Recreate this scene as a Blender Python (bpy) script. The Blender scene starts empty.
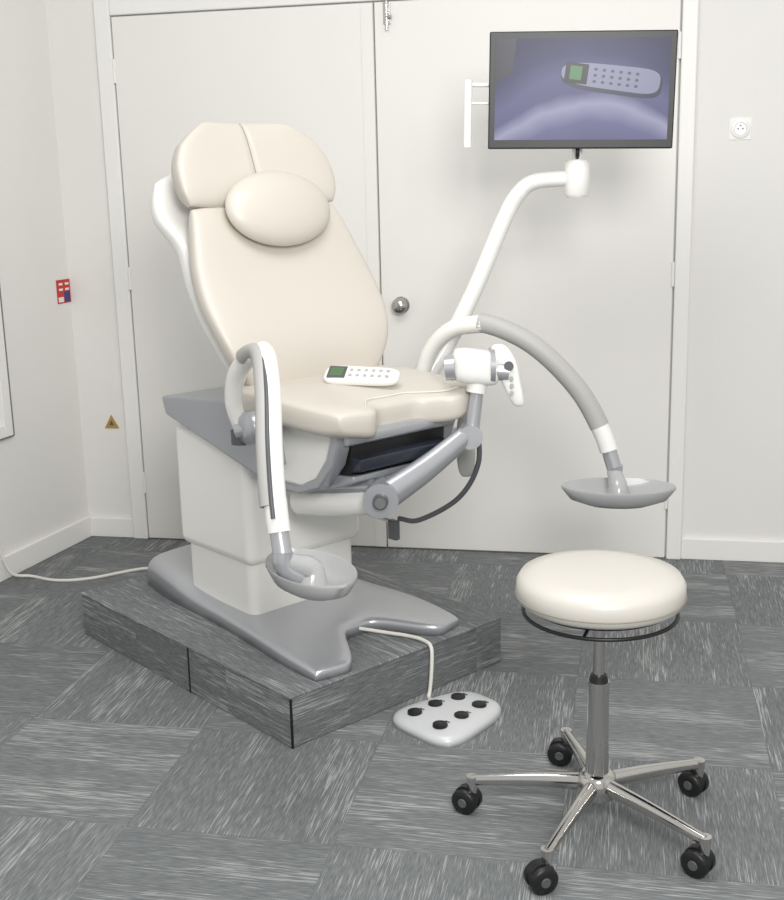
import bpy, math, bmesh
from mathutils import Vector, Matrix, Euler
V=Vector
scene=bpy.context.scene
scene.view_settings.view_transform='Standard'
COL=scene.collection
# ---------------------------------------------------------------- materials
def lin(c):
    c=c/255.0
    return c/12.92 if c<=.04045 else ((c+.055)/1.055)**2.4
def rgb(r,g,b): return (lin(r),lin(g),lin(b),1)
def mat(name,col,rough=.5,metal=0,bump=0,bscale=200,var=0,coat=0,spec=.5):
    m=bpy.data.materials.new(name); m.use_nodes=True; nt=m.node_tree
    p=nt.nodes['Principled BSDF']
    p.inputs['Base Color'].default_value=rgb(*col); p.inputs['Roughness'].default_value=rough
    p.inputs['Metallic'].default_value=metal; p.inputs['Coat Weight'].default_value=coat
    p.inputs['Specular IOR Level'].default_value=spec
    tc=nt.nodes.new('ShaderNodeTexCoord')
    if bump:
        n=nt.nodes.new('ShaderNodeTexNoise'); n.inputs['Scale'].default_value=bscale; n.inputs['Detail'].default_value=4
        b=nt.nodes.new('ShaderNodeBump'); b.inputs['Strength'].default_value=bump; b.inputs['Distance'].default_value=.003
        nt.links.new(tc.outputs['Object'],n.inputs['Vector']); nt.links.new(n.outputs['Fac'],b.inputs['Height'])
        nt.links.new(b.outputs['Normal'],p.inputs['Normal'])
    if var:
        n=nt.nodes.new('ShaderNodeTexNoise'); n.inputs['Scale'].default_value=1.7; n.inputs['Detail'].default_value=5
        r=nt.nodes.new('ShaderNodeMapRange'); r.inputs['To Min'].default_value=1-var; r.inputs['To Max'].default_value=1+var*.4
        x=nt.nodes.new('ShaderNodeMix'); x.data_type='RGBA'; x.blend_type='MULTIPLY'; x.inputs['Factor'].default_value=1
        x.inputs['A'].default_value=rgb(*col)
        nt.links.new(tc.outputs['Object'],n.inputs['Vector']); nt.links.new(n.outputs['Fac'],r.inputs['Value'])
        nt.links.new(r.outputs['Result'],x.inputs['B']); nt.links.new(x.outputs['Result'],p.inputs['Base Color'])
    return m
def emis(name,col,s=1):
    m=bpy.data.materials.new(name); m.use_nodes=True; nt=m.node_tree
    p=nt.nodes['Principled BSDF']; p.inputs['Base Color'].default_value=(0.01,0.01,0.01,1)
    p.inputs['Emission Color'].default_value=rgb(*col); p.inputs['Emission Strength'].default_value=s
    p.inputs['Roughness'].default_value=.3
    return m
def carpet(name,side=False,T=.5,ox=.13,oy=.22,dark=1.0):
    m=bpy.data.materials.new(name); m.use_nodes=True; nt=m.node_tree; L=nt.links
    p=nt.nodes['Principled BSDF']; p.inputs['Roughness'].default_value=.95; p.inputs['Specular IOR Level'].default_value=.15
    tc=nt.nodes.new('ShaderNodeTexCoord')
    def math_(op,a,b=None):
        n=nt.nodes.new('ShaderNodeMath'); n.operation=op
        for i,s in enumerate((a,b)):
            if s is None: continue
            if isinstance(s,(int,float)): n.inputs[i].default_value=s
            else: L.new(s,n.inputs[i])
        return n.outputs[0]
    sp=nt.nodes.new('ShaderNodeSeparateXYZ'); L.new(tc.outputs['Object'],sp.inputs[0])
    X,Y,Z=sp.outputs
    if side:
        X=math_('ADD',sp.outputs[0],sp.outputs[1]); Y=math_('ADD',sp.outputs[2],5.2)
    ix=math_('FLOOR',math_('DIVIDE',math_('ADD',X,ox),T)); iy=math_('FLOOR',math_('DIVIDE',math_('ADD',Y,oy),T))
    par=math_('ABSOLUTE',math_('MODULO',math_('ADD',ix,iy),2.0))
    if side: par=math_('MULTIPLY',par,0.0)
    cid=nt.nodes.new('ShaderNodeCombineXYZ'); L.new(ix,cid.inputs[0]); L.new(iy,cid.inputs[1])
    wn=nt.nodes.new('ShaderNodeTexWhiteNoise'); L.new(cid.outputs[0],wn.inputs['Vector'])
    def streak(lx,ly,off,det=1.0):
        def comb(sx,sy):
            c=nt.nodes.new('ShaderNodeCombineXYZ')
            L.new(math_('MULTIPLY',X,sx),c.inputs[0]); L.new(math_('MULTIPLY',Y,sy),c.inputs[1])
            L.new(math_('ADD',math_('MULTIPLY',wn.outputs['Value'],37.0),off),c.inputs[2]); return c.outputs[0]
        mx=nt.nodes.new('ShaderNodeMix'); mx.data_type='VECTOR'
        L.new(par,mx.inputs['Factor']); L.new(comb(lx,ly),mx.inputs[4]); L.new(comb(ly,lx),mx.inputs[5])
        n=nt.nodes.new('ShaderNodeTexNoise'); n.inputs['Scale'].default_value=1; n.inputs['Detail'].default_value=det; n.inputs['Roughness'].default_value=.5
        L.new(mx.outputs[1],n.inputs['Vector']); return n.outputs['Fac']
    def mr(s,a,b,c,d):
        n=nt.nodes.new('ShaderNodeMapRange'); L.new(s,n.inputs[0])
        for i,v in enumerate((a,b,c,d)): n.inputs[i+1].default_value=v
        return n.outputs[0]
    fine=streak(30,380,0); strokes=streak(10,330,23.0,0.5); patch=streak(1.4,9,11.0,2.0)
    sn=nt.nodes.new('ShaderNodeTexNoise'); sn.inputs['Scale'].default_value=480; sn.inputs['Detail'].default_value=1; L.new(tc.outputs['Object'],sn.inputs['Vector'])
    base=math_('ADD',math_('MULTIPLY',mr(fine,.25,.75,0,1),.36),math_('MULTIPLY',mr(sn.outputs['Fac'],.25,.75,0,1),.26))
    th=math_('SUBTRACT',strokes,mr(patch,.44,.64,.66,.47))
    st_=mr(th,0.0,.10,0,1)
    fac=math_('ADD',base,math_('MULTIPLY',st_,.40))
    fac=math_('ADD',fac,math_('MULTIPLY',math_('SUBTRACT',wn.outputs['Value'],.5),.06))
    def edge(c,o):
        f_=math_('FRACT',math_('DIVIDE',math_('ADD',c,o),T)); return math_('MINIMUM',f_,math_('SUBTRACT',1.0,f_))
    if not side:
        ed=math_('MINIMUM',edge(X,ox),edge(Y,oy)); fac=math_('SUBTRACT',fac,mr(ed,0,.005,.10,0))
    cr=nt.nodes.new('ShaderNodeValToRGB'); L.new(fac,cr.inputs[0])
    D=lambda c:rgb(*[x*dark for x in c])
    e=cr.color_ramp.elements; e[0].position=.0; e[0].color=D((88,91,93)); e[1].position=1; e[1].color=D((186,187,185))
    k=e.new(.3); k.color=D((115,118,119)); k=e.new(.6); k.color=D((144,146,146))
    L.new(cr.outputs[0],p.inputs['Base Color'])
    b=nt.nodes.new('ShaderNodeBump'); b.inputs['Strength'].default_value=.25; b.inputs['Distance'].default_value=.003
    L.new(fine,b.inputs['Height']); L.new(b.outputs[0],p.inputs['Normal'])
    return m
M={}
M['wall']=mat('wall_paint',(235,233,229),.75,bump=.15,bscale=120,var=.05)
M['door']=mat('door_paint',(238,236,231),.5,bump=.08,bscale=60,var=.045)
M['trim']=mat('trim_paint',(241,240,236),.45,var=.03)
M['gap']=mat('door_gap_shadow',(150,146,138),.9)
M['floor']=carpet('carpet_tiles'); M['cside']=carpet('carpet_side',True,dark=.95); M['ctop']=carpet('carpet_platform',False,2.0,1.0,1.0)
M['cream']=mat('cream_leather',(205,199,189),.36,bump=.12,bscale=350,var=.03)
M['cream2']=mat('cream_leather_stool',(206,202,194),.34,bump=.12,bscale=350)
M['white']=mat('white_plastic',(236,235,231),.26,coat=.2)
M['silver']=mat('silver_plastic',(188,190,194),.28,metal=.6)
M['silver2']=mat('silver_plastic_panel',(168,171,176),.31,metal=.45)
M['grey']=mat('grey_vinyl',(174,173,170),.5)
M['dgrey']=mat('dark_grey_plastic',(84,86,89),.45)
M['black']=mat('black_plastic',(22,22,24),.4)
M['navy2']=mat('tray_plastic',(40,44,54),.15)
M['chrome']=mat('chrome',(205,203,200),.12,metal=1)
M['brass']=mat('satin_nickel',(195,192,185),.25,metal=1)
M['dish']=mat('grey_dish',(170,171,171),.2,coat=.4)
M['pedal']=mat('pedal_plastic',(208,210,211),.35,metal=.1)
M['green']=emis('green_display',(120,165,110),.6)
M['cable']=mat('cable_white',(225,222,214),.5)
M['seam']=mat('seam_thread',(224,220,211),.6)
M['seamd']=mat('seam_shadow',(158,151,140),.8)
# ---------------------------------------------------------------- helpers
def empty(name,loc=(0,0,0),rz=0):
    o=bpy.data.objects.new(name,None); o.location=loc; o.rotation_euler=(0,0,rz); o.empty_display_size=.1
    COL.objects.link(o); return o
def obj(name,vs,fs,m,parent=None,smooth=True,merge=False):
    me=bpy.data.meshes.new(name); me.from_pydata([tuple(v) for v in vs],[],fs)
    bm=bmesh.new(); bm.from_mesh(me)
    if merge: bmesh.ops.remove_doubles(bm,verts=bm.verts,dist=1e-5)
    bmesh.ops.recalc_face_normals(bm,faces=bm.faces); bm.to_mesh(me); bm.free()
    if smooth:
        for p in me.polygons: p.use_smooth=True
    me.materials.append(M[m] if isinstance(m,str) else m)
    o=bpy.data.objects.new(name,me); COL.objects.link(o)
    if parent: o.parent=parent
    return o
def bevel(o,w,seg=3):
    b=o.modifiers.new('b','BEVEL'); b.width=w; b.segments=seg; b.limit_method='ANGLE'; b.angle_limit=math.radians(35)
    for p in o.data.polygons: p.use_smooth=True
    wn=o.modifiers.new('w','WEIGHTED_NORMAL'); return o
def box(name,x0,x1,y0,y1,z0,z1,m,parent=None,bev=0,seg=3):
    vs=[(x,y,z) for z in (z0,z1) for x,y in ((x0,y0),(x1,y0),(x1,y1),(x0,y1))]
    fs=[(0,1,2,3),(4,5,6,7),(0,1,5,4),(1,2,6,5),(2,3,7,6),(3,0,4,7)]
    o=obj(name,vs,fs,m,parent,smooth=False)
    if bev: bevel(o,bev,seg)
    return o
def prism(name,prof,b0,b1,m,parent=None,bev=0,seg=3):
    n=len(prof); vs=[(a,b0,z) for a,z in prof]+[(a,b1,z) for a,z in prof]
    fs=[tuple(range(n)),tuple(range(n,2*n))]+[(i,(i+1)%n,n+(i+1)%n,n+i) for i in range(n)]
    o=obj(name,vs,fs,m,parent,smooth=False)
    if bev: bevel(o,bev,seg)
    return o
def cr(p0,p1,p2,p3,t):
    return .5*((2*p1)+(p2-p0)*t+(2*p0-5*p1+4*p2-p3)*t*t+(3*p1-p0-3*p2+p3)*t*t*t)
def smoothpath(pts,n=8):
    P=[V(p) for p in pts]; out=[]; par=[]
    for i in range(len(P)-1):
        p0=P[i-1] if i else P[0]*2-P[1]; p3=P[i+2] if i+2<len(P) else P[-1]*2-P[-2]
        for k in range(n):
            out.append(cr(p0,P[i],P[i+1],p3,k/n)); par.append(i+k/n)
    out.append(P[-1]); par.append(len(P)-1); return out,par
def tube(name,pts,r,m,parent=None,seg=16,smooth=True,n=8,flat=1.0,up=None):
    if smooth: path,par=smoothpath(pts,n)
    else: path=[V(p) for p in pts]; par=list(range(len(path)))
    R=(lambda t:r) if not isinstance(r,(list,tuple)) else (lambda t:r[min(int(t),len(r)-1)]*(1-(t-int(t)))+r[min(int(t)+1,len(r)-1)]*(t-int(t)))
    vs=[];fs=[]; prev=None
    for i,p in enumerate(path):
        t=(path[min(i+1,len(path)-1)]-path[max(i-1,0)]).normalized()
        if prev is None:
            u=V(up) if up else (V((0,0,1)) if abs(t.z)<.9 else V((1,0,0)))
        else: u=prev
        u=(u-t*u.dot(t)).normalized(); prev=u; w=t.cross(u)
        for k in range(seg):
            a=2*math.pi*k/seg; vs.append(p+(u*math.cos(a)+w*math.sin(a)*flat)*R(par[i]))
    N=len(path)
    for i in range(N-1):
        for k in range(seg):
            fs.append((i*seg+k,i*seg+(k+1)%seg,(i+1)*seg+(k+1)%seg,(i+1)*seg+k))
    fs.append(tuple(range(seg))); fs.append(tuple(range((N-1)*seg,N*seg)))
    o=obj(name,vs,fs,m,parent)
    e=o.modifiers.new('e','EDGE_SPLIT'); e.split_angle=math.radians(50)
    return o
def lathe(name,prof,m,parent=None,loc=(0,0,0),sc=(1,1),rz=0,seg=40,tilt=None):
    vs=[];fs=[]
    mt=Matrix.Translation(loc)@(tilt if tilt else Matrix.Identity(4))@Matrix.Rotation(rz,4,'Z')
    for r_,z in prof:
        for k in range(seg):
            a=2*math.pi*k/seg; vs.append(mt@V((r_*sc[0]*math.cos(a),r_*sc[1]*math.sin(a),z)))
    for i in range(len(prof)-1):
        for k in range(seg): fs.append((i*seg+k,i*seg+(k+1)%seg,(i+1)*seg+(k+1)%seg,(i+1)*seg+k))
    fs.append(tuple(range(seg))); fs.append(tuple(range((len(prof)-1)*seg,len(prof)*seg)))
    o=obj(name,vs,fs,m,parent)
    e=o.modifiers.new('e','EDGE_SPLIT'); e.split_angle=math.radians(55)
    return o
def pad(name,fn,m,parent=None,n=30,p=4.0,k=0.0):
    vs=[];fs=[]
    def st(i): return math.sin(math.pi/2*(2*i/n-1))
    for s in (1,-1):
        for j in range(n+1):
            for i in range(n+1):
                u=st(i);v=st(j)
                pu=max(0,1-abs(u)**p)**(1/p); pv=max(0,1-abs(v)**p)**(1/p)
                uu=u*(1-k*(v**4)*.5); vv=v*(1-k*(u**4)*.5)
                c,nr,tt,tb=fn(uu,vv)
                vs.append(c+nr*((tt if s>0 else -tb)*pu*pv))
    N=(n+1)*(n+1)
    for s in (0,1):
        for j in range(n):
            for i in range(n):
                a=s*N+j*(n+1)+i; fs.append((a,a+1,a+n+2,a+n+1))
    return obj(name,vs,fs,m,parent,merge=True)
def itp(x,tab):
    xs=[t[0] for t in tab]
    if x<=xs[0]: return tab[0][1]
    if x>=xs[-1]: return tab[-1][1]
    for i in range(len(xs)-1):
        if x<=xs[i+1]:
            t=(x-xs[i])/(xs[i+1]-xs[i]); p1=tab[i][1];p2=tab[i+1][1]
            p0=tab[i-1][1] if i else 2*p1-p2; p3=tab[i+2][1] if i+2<len(tab) else 2*p2-p1
            return cr(p0,p1,p2,p3,t)
def ss(a,b,x):
    t=max(0,min(1,(x-a)/(b-a))); return t*t*(3-2*t)
# ---------------------------------------------------------------- room
floor=box('floor',-3.2,2.6,-1.0,4.46,-.05,0,'floor')
WY=4.46
box('wall_back',-2.5,2.6,WY,WY+.12,0,2.7,'wall')
box('wall_right',2.5,2.6,-1.0,WY,0,2.7,'wall')
def door(name,x0,x1,hinge_left):
    e=empty(name,((x0+x1)/2,WY-.012,0)); c=(x0+x1)/2
    box('leaf',x0-c,x1-c,-.012,.010,.006,2.10,'door',e,bev=.003,seg=2)
    hx=(x0-c+.0) if hinge_left else (x1-c)
    for z in (.25,1.1,1.9):
        tube('hinge',[(hx,-.016,z-.045),(hx,-.016,z+.045)],.006,'trim',e,seg=10,smooth=False)
    return e
d1=door('door_1',-1.985,-.953,True)
d2=door('door_2',-.948,.150,False)
c1=(-1.985-.953)/2
box('astragal',-1.000-c1,-.954-c1,-.018,-.011,.008,2.098,'door',d1,bev=.002,seg=2)
kx=-.87-(-.399)
tube('knob',[(kx,-.010,.99),(kx,-.016,.99),(kx,-.017,.99),(kx,-.034,.99),(kx,-.040,.99),(kx,-.055,.99),(kx,-.066,.99),(kx,-.070,.99)],[.033,.033,.013,.013,.026,.031,.024,.006],'brass',d2,seg=24,smooth=False)
bx=-.900-(-.399)
box('bolt_plate',bx-.014,bx+.014,-.018,-.010,2.02,2.10,'brass',d2,bev=.002)
tube('bolt_rod',[(bx,-.024,2.00),(bx,-.024,2.10)],.006,'chrome',d2,seg=10,smooth=False)
tube('bolt_handle',[(bx,-.024,2.045),(bx+.02,-.034,2.045)],.006,'chrome',d2,seg=10,smooth=False)
box('trim_1',-2.055,-1.990,WY-.028,WY,0,2.17,'trim',bev=.006)
box('trim_2',.156,.212,WY-.028,WY,0,2.17,'trim',bev=.006)
box('trim_3',-1.990,.156,WY-.028,WY,2.105,2.17,'trim',bev=.006)
box('door_gap_shade',-.954,-.947,WY-.010,WY-.0005,0.006,2.10,'gap')  # grey strip standing in for the shade between the door leaves
box('baseboard_back',.212,2.5,WY-.016,WY,0,.085,'trim',bev=.004)
box('baseboard_back.001',-2.28,-2.055,WY-.016,WY,0,.085,'trim',bev=.004)
box('threshold',-1.99,.156,WY-.014,WY,0,.006,'gap')  # thin strip under the leaves, coloured with the painted gap shade
WL=empty('wall_left',(-2.265,WY,0),0)
WL.rotation_euler=(0,0,math.atan2(-.60,-.082))
s0,s1,w0,w1,z0,z1=0,5.4,.46,2.0,.54,2.15
for i,(a,b,c,d) in enumerate(((s0,w0,0,2.7),(w1,s1,0,2.7),(w0,w1,0,z0),(w0,w1,z1,2.7))):
    box('section_%d'%(i+1),a,b,-.12,0,c,d,'wall',WL)
wr=WL.rotation_euler[2]
bbl=box('baseboard_left',.0,5.4,0,.016,0,.09,'trim',bev=.004); bbl.location=WL.location; bbl.rotation_euler=(0,0,wr)
WN=empty('window_1',WL.location,wr)
for nm,a,b,c,d in (('frame_near',w1-.05,w1,z0,z1),('frame_far',w0,w0+.05,z0,z1),('frame_sill',w0+.05,w1-.05,z0,z0+.05),('frame_top',w0+.05,w1-.05,z1-.05,z1),('mullion',1.2,1.25,z0+.05,z1-.05)):
    box(nm,a,b,-.07,.012,c,d,'trim',WN,bev=.004)
g=mat('window_glass',(250,250,250),.02); g.node_tree.nodes['Principled BSDF'].inputs['Transmission Weight'].default_value=1
g.node_tree.nodes['Principled BSDF'].inputs['IOR'].default_value=1.02; M['glass']=g
M['gasket']=mat('window_gasket',(120,120,118),.7)
box('gasket_far',w0-.004,w0+.001,-.01,.013,z0,z1,'gasket',WN)
box('gasket_sill',w0,w1,-.01,.013,z0-.004,z0+.001,'gasket',WN)
box('pane',w0+.04,w1-.04,-.045,-.040,z0+.04,z1-.04,'glass',WN)
SG=empty('safety_sign',WL.location,wr)
M['red']=mat('sign_red',(200,50,45),.5); M['navy']=mat('sign_blue',(60,60,120),.5); M['paper']=mat('sign_white',(235,232,225),.6)
box('plate',.0,.090,.0005,.003,1.005,1.10,'red',SG)
box('panel_blue',.005,.045,.003,.0036,1.01,1.052,'navy',SG)
box('panel_white',.050,.085,.003,.0036,1.01,1.03,'paper',SG)
for i in range(2):
    for j in range(2):
        box('mark',.010+.042*i,.010+.042*i+.026,.0036,.0041,1.056+.022*j,1.056+.022*j+.009,'paper',SG)
M['ochre']=mat('sign_ochre',(176,140,70),.5)
def tri(name,cx,cz,s,y0,y1,m,p):
    pts=[(-s,-s*.8),(s,-s*.8),(0,s)]
    vs=[(cx+a,y,cz+b) for y in (y0,y1) for a,b in pts]
    return obj(name,vs,[(0,1,2),(3,4,5),(0,1,4,3),(1,2,5,4),(2,0,3,5)],m,p,smooth=False)
TS=empty('warning_sign',(-2.125,WY,.50)); tri('plate',0,0,.032,-.003,-.0005,'ochre',TS); tri('symbol',0,-.003,.012,-.0036,-.003,'dgrey',TS)
PO=empty('power_outlet',(.37,WY,1.61))
box('surface_plate',-.038,.038,-.003,0,-.038,.038,'trim',PO,bev=.002)
lathe('cover',[(.0,0.003),(.034,0.003),(.032,.008),(.022,.009),(.020,.004),(.0,.004)],'white',PO,tilt=Matrix.Rotation(math.radians(90),4,'X'))
for a,b in ((-.008,0),(.008,0),(0,.011)): tube('hole',[(a,-.003,b),(a,-.0055,b)],.0028,'dgrey',PO,seg=8,smooth=False)
# ---------------------------------------------------------------- platform
O=(-1.071,3.374,0); CA=math.radians(-36.5)
PL=empty('carpeted_platform',O,CA); PH=.147
box('side_body',-.572,.574,-.405,.405,0,PH-.006,'cside',PL,bev=.003)
box('top_carpet',-.575,.577,-.408,.408,PH-.006,PH,'ctop',PL,bev=.002)
for a in (.08,): box('seam_joint',a-.0035,a+.0035,-.4065,-.404,0,PH-.006,'black',PL)
box('seam_corner',.572,.5755,-.4065,-.400,0,PH-.006,'black',PL)
# ---------------------------------------------------------------- chair
CH=empty('gynecological_examination_chair',(O[0],O[1],0),CA)
ZB=PH+.0005
def basefn(u,v):
    fr=.375+.195*ss(.10,.66,abs(u)) - (.015*ss(.3,.8,u))
    a=-.50+(fr+.50)*(v+1)/2
    w=itp(a,[(-.5,.215),(-.3,.238),(0,.25),(.2,.270),(.4,.298),(.56,.312)])
    if u>0: w*=1-.10*ss(.2,.55,a)
    h=itp(a,[(-.5,.12),(-.3,.095),(-.15,.062),(.05,.05),(.35,.047),(.56,.038)])
    return V((a,u*w,ZB)),V((0,0,1)),h,0
pad('base_foot',basefn,'silver',CH,n=48,p=8,k=.09)
box('column_lower',-.220,.132,-.202,.200,.170,.42,'white',CH,bev=.03,seg=5)
box('column_upper',-.238,.152,-.218,.217,.352,.74,'white',CH,bev=.03,seg=5)
prism('side_cover',[(-.245,.828),(.0,.850),(.30,.865),(.335,.70),(.25,.655),(-.225,.772)],-.247,.247,'silver2',CH,bev=.010)
prism('seat_body',[(.22,.85),(.56,.85),(.565,.80),(.54,.735),(.48,.675),(.40,.640),(.22,.640)],-.205,.205,'white',CH,bev=.015)
RIM=[(.50,.852),(.575,.852),(.58,.80),(.553,.728),(.49,.658),(.40,.627),(.24,.627),(.24,.650),(.40,.650),(.475,.685),(.525,.745),(.545,.80)]
prism('seat_body_rim',RIM,-.218,-.17,'silver2',CH,bev=.006)
prism('seat_body_rim_far',RIM,.17,.218,'silver2',CH,bev=.006)
prism('debris_tray',[(.45,.757),(.61,.748),(.61,.715),(.45,.680)],-.168,.168,'navy2',CH,bev=.006)
prism('tray_recess',[(.545,.80),(.578,.80),(.573,.71),(.53,.67)],-.17,.17,'black',CH,bev=.002)
prism('tray_runner',[(.40,.68),(.585,.700),(.585,.682),(.50,.650),(.40,.64)],-.175,.175,'silver2',CH,bev=.005)
box('front_band',.52,.590,-.20,.20,.782,.818,'silver',CH,bev=.012)
# seat cushion
def seatz(a,u): return .868-.028*ss(.3,.62,a)*(1-.45*ss(.2,.8,abs(u)))+.012*u*u
def seatfr(u): return .568+.088*ss(.20,.60,abs(u))
def seatw(a): return itp(a,[(.1,.25),(.25,.282),(.45,.290),(.64,.276)])
def seatfn(u,v):
    fr=seatfr(u); a=.10+(fr-.10)*(v+1)/2
    return V((a,u*seatw(a),seatz(a,u))),V((0,0,1)),.040,.056
pad('seat_cushion',seatfn,'cream',CH,n=44,p=5,k=.12)
P_=[]
for i in range(21):
    u=-.50+1.25*i/20; a=seatfr(u)-.042
    P_.append((a,u*seatw(a),seatz(a,u)+.0385-(.006 if i in(0,20) else 0)))
tube('seat_piping',P_,.0022,'seam',CH,smooth=False,seg=8)
# backrest
N_=V((.939,0,.343))
def bplane(z): return .205-.365*(z-.90)+.045*math.exp(-((z-1.02)/.14)**2)
def backfn(u,v):
    z=.870+(1.405-.870)*(v+1)/2
    w=itp(z,[(.87,.215),(.95,.268),(1.03,.300),(1.12,.316),(1.22,.306),(1.32,.282),(1.41,.262)])
    return V((bplane(z),u*w-.006*ss(1.1,1.4,z),z))+N_*(-.045+.035*u*u),N_,.045,.05
pad('backrest_cushion',backfn,'cream',CH,n=44,p=3.6,k=.08)
def headfn(u,v):
    z=1.398+(1.645-1.398)*(v+1)/2
    w=itp(z,[(1.39,.260),(1.44,.276),(1.51,.274),(1.57,.246),(1.61,.200),(1.65,.14)])
    g=-.008*math.exp(-(u/.022)**2)
    return V((bplane(z),u*w-.010,z+.012*math.cos(u*1.5)*ss(1.5,1.645,z)-.010*ss(1.5,1.645,z)))+N_*(-.045+.045*u*u+g),N_,.045,.07
pad('headrest_cushion',headfn,'cream',CH,n=72,p=3.2,k=.05)
sp_=[]
for i in range(12):
    z=1.49+.148*i/11; pv=max(0,1-abs((z-1.398)/.1235-1)**3.2)**(1/3.2)
    sp_.append(V((bplane(z),-.010,z+.002*ss(1.5,1.645,z)))+N_*(-.053+.045*pv+.0015))
tube('headrest_seam',sp_,.0022,'seamd',CH,smooth=False,seg=8)
def shellfn(u,v):
    z=.84+(1.56-.84)*(v+1)/2
    w=itp(z,[(.84,.20),(.95,.25),(1.08,.285),(1.2,.285),(1.32,.272),(1.42,.304),(1.56,.285)])
    off=itp(z,[(.84,-.085),(1.1,-.095),(1.3,-.120),(1.45,-.170),(1.56,-.175)])
    return V((bplane(z),u*w,z))+N_*(off+.02*u*u),N_,.045,.065
pad('backrest_shell',shellfn,'white',CH,n=40,p=3.2,k=.22)
def hcf(u,v):
    r=math.sqrt(max(0,1-.5*v*v)); r2=math.sqrt(max(0,1-.5*u*u))
    T=V((-.343,0,.939))
    return V((bplane(1.375),.012,1.375))+N_*.030+V((0,1,0))*(u*r*.185)+T*(v*r2*.113),N_,.05,.035
pad('head_pillow',hcf,'cream',CH,n=30,p=2.2)
# leg supports
def arm(s,tag):
    pts=[(.30,.33,.80),(.30,.35,.88),(.34,.36,.965),(.42,.37,1.025),(.52,.395,1.045),(.64,.47,.985),(.74,.55,.86),(.80,.595,.73),(.835,.612,.62)]
    if s<0: pts=[(a,b-.020*max(0,(1-z))*2,z+.05*max(0,1-z)) for a,b,z in pts]
    P=[(a,b*s,z) for a,b,z in pts]
    tube('leg_support_tube_'+tag,P[:5],[.022,.024,.025,.026,.027],'white',CH,n=8)
    path,par=smoothpath(P,8)
    i1=par.index(4); i2=par.index(7)
    tube('leg_support_grip_'+tag,path[i1-1:i2],.029,'grey' if s>0 else 'white',CH,smooth=False,flat=.9)
    tube('leg_support_cuff_'+tag,path[i2-1:i2+5],.027,'white',CH,smooth=False)
    tube('leg_support_joint_'+tag,path[i2+4:],.022,'silver',CH,smooth=False)
    if s<0:
        tube('leg_support_inlay_'+tag,[p+V((-.006,-.015,.003)) for p in path[i1-8:i2+1]],.021,'grey',CH,smooth=False,seg=16)
        tube('leg_support_seam_'+tag,[p+V((.017,-.023,.012)) for p in path[i1-8:i2+3]],.005,'dgrey',CH,smooth=False,seg=8)
    e=V(P[-1]); dc=V((.87,.585,.565)) if s>0 else V((.855,-.535,.588))
    tube('dish_stem_'+tag,[e+V((0,0,.01)),e+V((.005,0,-.03)),dc+V((0,0,-.02))],[.024,.021,.016],'silver',CH,n=4)
    lathe('dish_'+tag,[(0,-.042),(.55,-.040),(.85,-.022),(1,.010),(.985,.016),(.93,.010),(.78,-.012),(.5,-.026),(0,-.028)],'dish',CH,loc=dc,sc=(.165,.095) if s>0 else (.155,.090),rz=math.radians(40) if s>0 else math.radians(-12))
    tube('dish_socket_'+tag,[dc+V((0,0,-.026)),dc+V((0,0,.010)),(dc+e)/2+V((0,0,.0)),e+V((0,0,-.01))],[.040,.028,.024,.022],'dish',CH,smooth=True,n=4)
    tube('pivot_hub_'+tag,[(.34,.27*s,.82),(.34,.335*s,.82),(.34,.345*s,.82)],[.045,.045,.036],'silver',CH,smooth=False,seg=28)
    tube('pivot_link_'+tag,[(.34,.31*s,.82),(.30,.34*s,.81)],[.024,.024],'silver',CH,smooth=False)
    tube('end_cap_'+tag,[(.30,.33*s,.81),(.30,.332*s,.772)],[.026,.024],'dgrey',CH,smooth=False)
arm(1,'l'); arm(-1,'r')
# video colposcope swivel arm
tube('swivel_beam',[(.27,-.12,.565),(.44,-.115,.592),(.60,-.10,.622)],[.040,.040,.036],'white',CH,n=4,flat=.8)
tube('swivel_beam_cover',[(.29,-.12,.608),(.44,-.115,.636),(.58,-.10,.660)],[.027,.027,.024],'silver',CH,n=4)
tube('swivel_joint',[(.64,-.13,.635),(.58,-.07,.635)],.047,'silver',CH,smooth=False,seg=24)
tube('swivel_joint_cap',[(.652,-.142,.635),(.63,-.12,.635)],[.020,.022],'dgrey',CH,smooth=False,seg=20)
tube('swivel_joint_ring',[(.656,-.146,.635),(.63,-.12,.635)],[.015,.015],'chrome',CH,smooth=False,seg=20)
tube('swivel_forearm',[(.62,-.09,.64),(.64,.04,.695),(.66,.17,.765)],[.042,.036,.030],'silver',CH,n=4,flat=.75)
tube('swivel_elbow',[(.685,.165,.765),(.64,.20,.765)],.034,'silver',CH,smooth=False,seg=24)
tube('swivel_post',[(.665,.185,.76),(.67,.195,.83),(.675,.205,.90)],[.023,.020,.018],'silver',CH,n=3)
tube('swivel_collar',[(.673,.20,.885),(.675,.205,.915)],.028,'white',CH,smooth=False)
HC=V((.668,.205,.955))
def headb(u,v):
    return HC+V((.66,.75,0))*(u*.064)+V((0,0,1))*(v*.048-.008*u),V((.75,-.66,0)),.044,.048
pad('camera_head',headb,'white',CH,n=20,p=3.4,k=.25)
tube('camera_lens',[HC+V((-.035,-.045,0)),HC+V((-.055,-.063,-.002))],[.036,.034],'silver',CH,smooth=False,seg=24)
tube('camera_head_band',[HC+V((.025,.028,0)),HC+V((.034,.038,0))],[.052,.050],'silver',CH,smooth=False,seg=24)
def grip(u,v):
    z=.930-v*.086
    w=itp(v,[(-1,.026),(-.4,.033),(.2,.026),(1,.019)])
    return V((.735,.265,z))+V((.03,.02,0))*(v*.8)+V((.70,.71,0))*(u*w),V((.71,-.70,.1)),.014,.016
pad('camera_handle',grip,'white',CH,n=18,p=2.6,k=.3)
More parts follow.
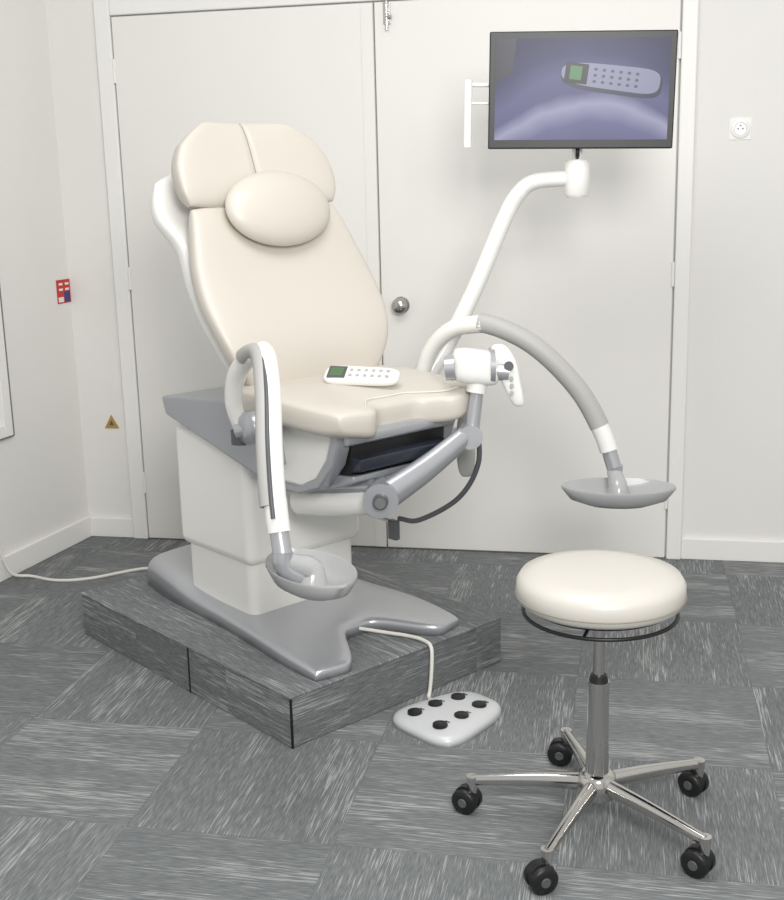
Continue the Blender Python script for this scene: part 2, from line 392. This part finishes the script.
tube('handle_button',[V((.742,.257,.958)),V((.752,.247,.959))],.013,'dgrey',CH,smooth=False)
for i,z in enumerate((.925,.905,.885)):
    tube('handle_key',[V((.75,.26,z)),V((.761,.249,z))],.005,'grey',CH,smooth=False)
tube('handle_neck',[(.70,.23,.945),(.735,.265,.94)],.026,'silver',CH,smooth=False)
tube('camera_cable',[(.67,.205,.80),(.665,.215,.68),(.60,.20,.57),(.48,.16,.49),(.40,.15,.48)],.0075,'dgrey',CH)
box('cable_bracket',.37,.405,.13,.15,.415,.475,'dgrey',CH,bev=.004)
tube('bracket_arm',[(.14,.15,.475),(.38,.14,.468)],.007,'silver',CH,smooth=False)
def lev(u,v): return V((.50,.335,.69))+V((.66,.75,0))*(u*.028)+V((0,0,1))*(v*.10),V((.75,-.66,0)),.012,.012
pad('side_lever',lev,'grey',CH,n=14,p=3,k=.4)
tube('side_lever_pivot',[(.50,.33,.73),(.46,.20,.73)],.016,'silver',CH,smooth=False)
# monitor arm
tube('monitor_arm',[(.22,.22,.70),(.26,.32,.78),(.31,.44,.95),(.355,.53,1.13),(.405,.607,1.335),(.435,.640,1.410),(.475,.67,1.445),(.56,.735,1.452)],[.028,.028,.027,.026,.025,.025,.024,.023],'white',CH)
tube('monitor_arm_hub',[(.575,.745,1.395),(.575,.745,1.405),(.575,.745,1.495),(.575,.745,1.505)],[.030,.038,.038,.032],'white',CH,smooth=False,seg=24)
tube('monitor_arm_post',[(.575,.745,1.50),(.575,.745,1.60)],.016,'white',CH,smooth=False)
tube('monitor_cable',[(.575,.745,1.51),(.60,.715,1.52),(.595,.72,1.545),(.57,.74,1.56)],.006,'black',CH)
# cable from chair base to the pedal
tube('pedal_cable',[(.38,.0,.170),(.44,.05,.160),(.50,.085,.156),(.555,.095,.155),(.592,.090,.145),(.603,.080,.09),(.606,.070,.03),(.612,.058,.010),(.625,.05,.008)],.0055,'cable',CH)
# ---------------------------------------------------------------- monitor
MO=empty('monitor',(-.154,3.575,1.701),math.radians(6.5)); MO.rotation_euler=(0,math.radians(1.3),math.radians(6.5))
box('back_shell',-.22,.22,.012,.045,-.13,.13,'dgrey',MO,bev=.012)
box('bezel',-.268,.268,-.012,.022,-.165,.163,'black',MO,bev=.004)
sm=bpy.data.materials.new('screen_image'); sm.use_nodes=True; nt=sm.node_tree; L=nt.links
p=nt.nodes['Principled BSDF']; p.inputs['Base Color'].default_value=(.01,.01,.02,1); p.inputs['Roughness'].default_value=.35; p.inputs['Specular IOR Level'].default_value=.25
tc=nt.nodes.new('ShaderNodeTexCoord'); sp=nt.nodes.new('ShaderNodeSeparateXYZ'); L.new(tc.outputs['Object'],sp.inputs[0])
def m2(op,a,b):
    n=nt.nodes.new('ShaderNodeMath'); n.operation=op
    for i,s in enumerate((a,b)):
        if isinstance(s,(int,float)): n.inputs[i].default_value=s
        else: L.new(s,n.inputs[i])
    return n.outputs[0]
x2=m2('MULTIPLY',m2('POWER',m2('ABSOLUTE',m2('ADD',sp.outputs[0],-.03),0),2.0),1.5)
hh=m2('ADD',m2('ADD',sp.outputs[2],x2),.13)
n=nt.nodes.new('ShaderNodeTexNoise'); n.inputs['Scale'].default_value=6; L.new(tc.outputs['Object'],n.inputs['Vector'])
hh=m2('ADD',hh,m2('MULTIPLY',n.outputs['Fac'],.06))
cr_=nt.nodes.new('ShaderNodeValToRGB'); L.new(m2('MULTIPLY',hh,3.0),cr_.inputs[0])
e=cr_.color_ramp.elements; e[0].position=0;e[0].color=rgb(96,96,134);e[1].position=1;e[1].color=rgb(58,58,86)
for pos,c in ((.22,(112,112,150)),(.38,(166,166,194)),(.48,(100,100,138)),(.62,(104,104,142)),(.8,(74,74,108))):
    k=e.new(pos); k.color=rgb(*c)
L.new(cr_.outputs[0],p.inputs['Emission Color']); p.inputs['Emission Strength'].default_value=.85
M['screen']=sm
box('screen',-.250,.250,-.0135,-.010,-.140,.143,'screen',MO)
M['s_dark']=emis('screen_dark',(50,50,70),.7); M['s_hs']=emis('screen_handset',(146,146,174),.85); M['s_hs2']=emis('screen_handset_shadow',(50,50,78),.8); M['s_btn']=emis('screen_button',(84,86,120),.7); M['s_grn']=emis('screen_green',(84,145,90),.7); M['s_blk']=emis('screen_black',(22,22,30),.6)
for k_ in ('s_dark','s_hs','s_hs2','s_btn','s_grn','s_blk'): M[k_].node_tree.nodes['Principled BSDF'].inputs['Specular IOR Level'].default_value=.25
def flat(name,pts,y,m):
    vs=[(a,y,b) for a,b in pts]+[(a,y+.0006,b) for a,b in pts]; n=len(pts)
    return obj(name,vs,[tuple(range(n)),tuple(range(n,2*n))]+[(i,(i+1)%n,n+(i+1)%n,n+i) for i in range(n)],m,MO,smooth=False)
flat('picture_corner',[(-.250,.143),(-.250,.01),(-.232,.03),(-.20,.05),(-.19,.143)],-.0142,'s_dark')
al=math.radians(-7); ca_,sa_=math.cos(al),math.sin(al)
def R2(a,b): return (.082+a*ca_-b*sa_,.034+a*sa_+b*ca_)
def ro(dx,dy,g):
    out=[]
    for k in range(40):
        t=2*math.pi*k/40; q=R2((.142+g)*math.copysign(abs(math.cos(t))**.5,math.cos(t))+dx,(.034+g+.007*math.cos(t))*math.copysign(abs(math.sin(t))**.6,math.sin(t))+dy); out.append(q)
    return out
flat('picture_handset_shadow',ro(.004,-.008,.004),-.0144,'s_hs2')
flat('picture_handset',ro(0,0,0),-.0148,'s_hs')
flat('picture_display_edge',[R2(*q) for q in ((-.132,-.028),(-.066,-.028),(-.066,.028),(-.132,.028))],-.0152,'s_blk')
flat('picture_display',[R2(*q) for q in ((-.118,-.018),(-.084,-.018),(-.084,.020),(-.118,.020))],-.0156,'s_grn')
for i in range(6):
    for j in range(3):
        cx,cy=-.045+i*.024,(j-1)*.017
        flat('picture_button',[R2(cx+.0055*math.cos(t*math.pi/4),cy+.0045*math.sin(t*math.pi/4)) for t in range(8)],-.0152,'s_btn')
tube('side_handle',[(-.328,-.005,-.160),(-.328,-.005,.030)],.012,'white',MO,smooth=False)
tube('side_handle_strut',[(-.328,-.005,.017),(-.24,.02,.017)],.006,'white',MO,smooth=False)
tube('side_handle_strut_2',[(-.328,-.005,-.035),(-.24,.02,-.035)],.004,'white',MO,smooth=False)
# ---------------------------------------------------------------- remote on the seat
Av=V((math.cos(CA),math.sin(CA),0)); Bv=V((-math.sin(CA),math.cos(CA),0))
RM=empty('remote_control',(0,0,0))
RM.location=V(O)+Av*.405+Bv*.018+V((0,0,.925))
RM.rotation_euler=(math.radians(28),math.radians(1.5),CA+math.radians(36))
def rf(u,v): return V((u*.108,v*(.035+.005*max(0,-u)),0)),V((0,0,1)),.012,.012
pad('body',rf,'white',RM,n=20,p=4,k=.3)
box('display_frame',-.096,-.044,-.026,.026,.0105,.0132,'dgrey',RM,bev=.002)
box('display',-.089,-.053,-.018,.018,.0128,.0138,'green',RM)
for i in range(6):
    for j in range(2): lathe('button',[(0,0),(.006,0),(.005,.003),(0,.003)],'grey',RM,loc=(-.03+i*.021,-.013+.024*j,.0112),seg=12)
# ---------------------------------------------------------------- foot pedal
FP=empty('foot_control_pedal',(-.460,2.938,0),CA)
def fpf(u,v):
    w=.112-.026*v
    return V((u*w,v*.146,.0)),V((0,0,1)),.035,0
pad('housing',fpf,'pedal',FP,n=24,p=4,k=.35)
for i,(a,b) in enumerate(((-.054,-.088),(.050,-.093),(-.052,-.012),(.050,-.012),(-.038,.064),(.038,.070))):
    lathe('button_%d'%i,[(0,0),(.021,0),(.020,.007),(.012,.010),(0,.010)],'black',FP,loc=(a,b,.032),seg=20)
    box('label',a-.008,a+.008,b+.026,b+.030,.034,.0356,'dgrey',FP)
tube('power_cable',[(-2.330,3.84,.20),(-2.325,3.84,.125),(-2.300,3.86,.03),(-2.24,3.90,.007),(-2.12,3.87,.006),(-2.0,3.91,.006),(-1.83,4.05,.006),(-1.66,4.02,.006),(-1.52,3.90,.006)],.006,'cable',None)
# ---------------------------------------------------------------- stool
ST=empty('rolling_stool',(-.052,2.462,0),0)
lathe('seat',[(0,.538),(.12,.538),(.165,.541),(.179,.550),(.1845,.568),(.1835,.590),(.174,.606),(.13,.615),(.06,.619),(0,.620)],'cream2',ST,seg=56)
R2_=[(.1848*math.cos(t*math.pi/28),.1848*math.sin(t*math.pi/28),.563) for t in range(57)]
tube('seat_seam',R2_,.0012,'seamd',ST,smooth=False,seg=6)
lathe('seat_plate',[(0,.522),(.10,.522),(.155,.534),(.155,.540),(0,.540)],'black',ST)
R_=[( .168*math.cos(t*math.pi/24),.168*math.sin(t*math.pi/24),.520) for t in range(49)]
tube('height_ring',R_,.0045,'black',ST,smooth=False,seg=8)
for a in (20,140,260):
    t=math.radians(a); tube('ring_strut',[(.168*math.cos(t),.168*math.sin(t),.520),(.06*math.cos(t),.06*math.sin(t),.528)],.004,'black',ST,smooth=False,seg=8)
tube('gas_piston',[(0,0,.35),(0,0,.525)],.0125,'chrome',ST,smooth=False,seg=24)
tube('piston_collar',[(0,0,.355),(0,0,.37)],[.022,.018],'black',ST,smooth=False,seg=24)
tube('column',[(0,0,.10),(0,0,.20),(0,0,.355)],[.028,.025,.024],'chrome',ST,smooth=False,seg=28)
lathe('hub',[(0,.072),(.042,.075),(.046,.10),(.042,.125),(.030,.135),(0,.135)],'chrome',ST)
for i in range(5):
    t=math.radians(180+72*i-1); c,s=math.cos(t),math.sin(t)
    tube('leg_%d'%i,[(.025*c,.025*s,.105),(.15*c,.15*s,.098),(.288*c,.288*s,.084)],[.021,.017,.013],'chrome',ST,n=4,flat=.8)
    tube('caster_stem_%d'%i,[(.288*c,.288*s,.094),(.288*c,.288*s,.045)],[.014,.010],'chrome',ST,smooth=False)
    w=math.radians([70,120,60,55,85][i]); wc,ws=math.cos(w),math.sin(w)
    cx,cy=.288*c+.014*-ws,.288*s+.014*wc
    for sgn in (-1,1):
        q=[(.006,.024),(.008,.031),(.020,.031),(.024,.027),(.025,.012)]
        tube('caster_wheel_%d'%i,[(cx+wc*sgn*d,cy+ws*sgn*d,.031) for d,_ in q],[r_ for _,r_ in q],'black',ST,smooth=False,seg=24)
        tube('caster_cap_%d'%i,[(cx+wc*sgn*d,cy+ws*sgn*d,.031) for d in (.024,.027)],[.012,.010],'dgrey',ST,smooth=False,seg=16)
    tube('caster_hood_%d'%i,[(cx-wc*.010,cy-ws*.010,.037),(cx+wc*.010,cy+ws*.010,.037)],.029,'black',ST,smooth=False,seg=20)
# ---------------------------------------------------------------- light
w=bpy.data.worlds.new('World'); scene.world=w; w.use_nodes=True
w.node_tree.nodes['Background'].inputs[0].default_value=(1,1,.995,1); w.node_tree.nodes['Background'].inputs[1].default_value=.63
def area(name,loc,tgt,size,pw,col=(1,1,1)):
    l=bpy.data.lights.new(name,'AREA'); l.size=size; l.energy=pw; l.color=col
    o=bpy.data.objects.new(name,l); COL.objects.link(o); o.location=loc
    o.rotation_euler=(V(tgt)-V(loc)).to_track_quat('-Z','Y').to_euler()
area('ceiling_light',(-.5,2.3,2.65),(-.5,3.0,0),1.0,22,(1,.99,.975))
area('fill_light_rear',(.5,-.2,2.3),(-.6,4.0,.8),.9,80,(1,.995,.98))  # unseen lamp added behind the camera as fill for chair and doors
# ---------------------------------------------------------------- camera
cam=bpy.data.cameras.new('camera'); cam.sensor_fit='HORIZONTAL'; cam.sensor_width=36; cam.lens=36*1164/784
co=bpy.data.objects.new('camera',cam); COL.objects.link(co); scene.camera=co
co.matrix_world=Matrix.Translation((0,0,1.45))@Matrix.Rotation(math.radians(11.73),4,'Z')@Matrix.Rotation(math.radians(90-12.9),4,'X')@Matrix.Rotation(math.radians(-1.4),4,'Z')
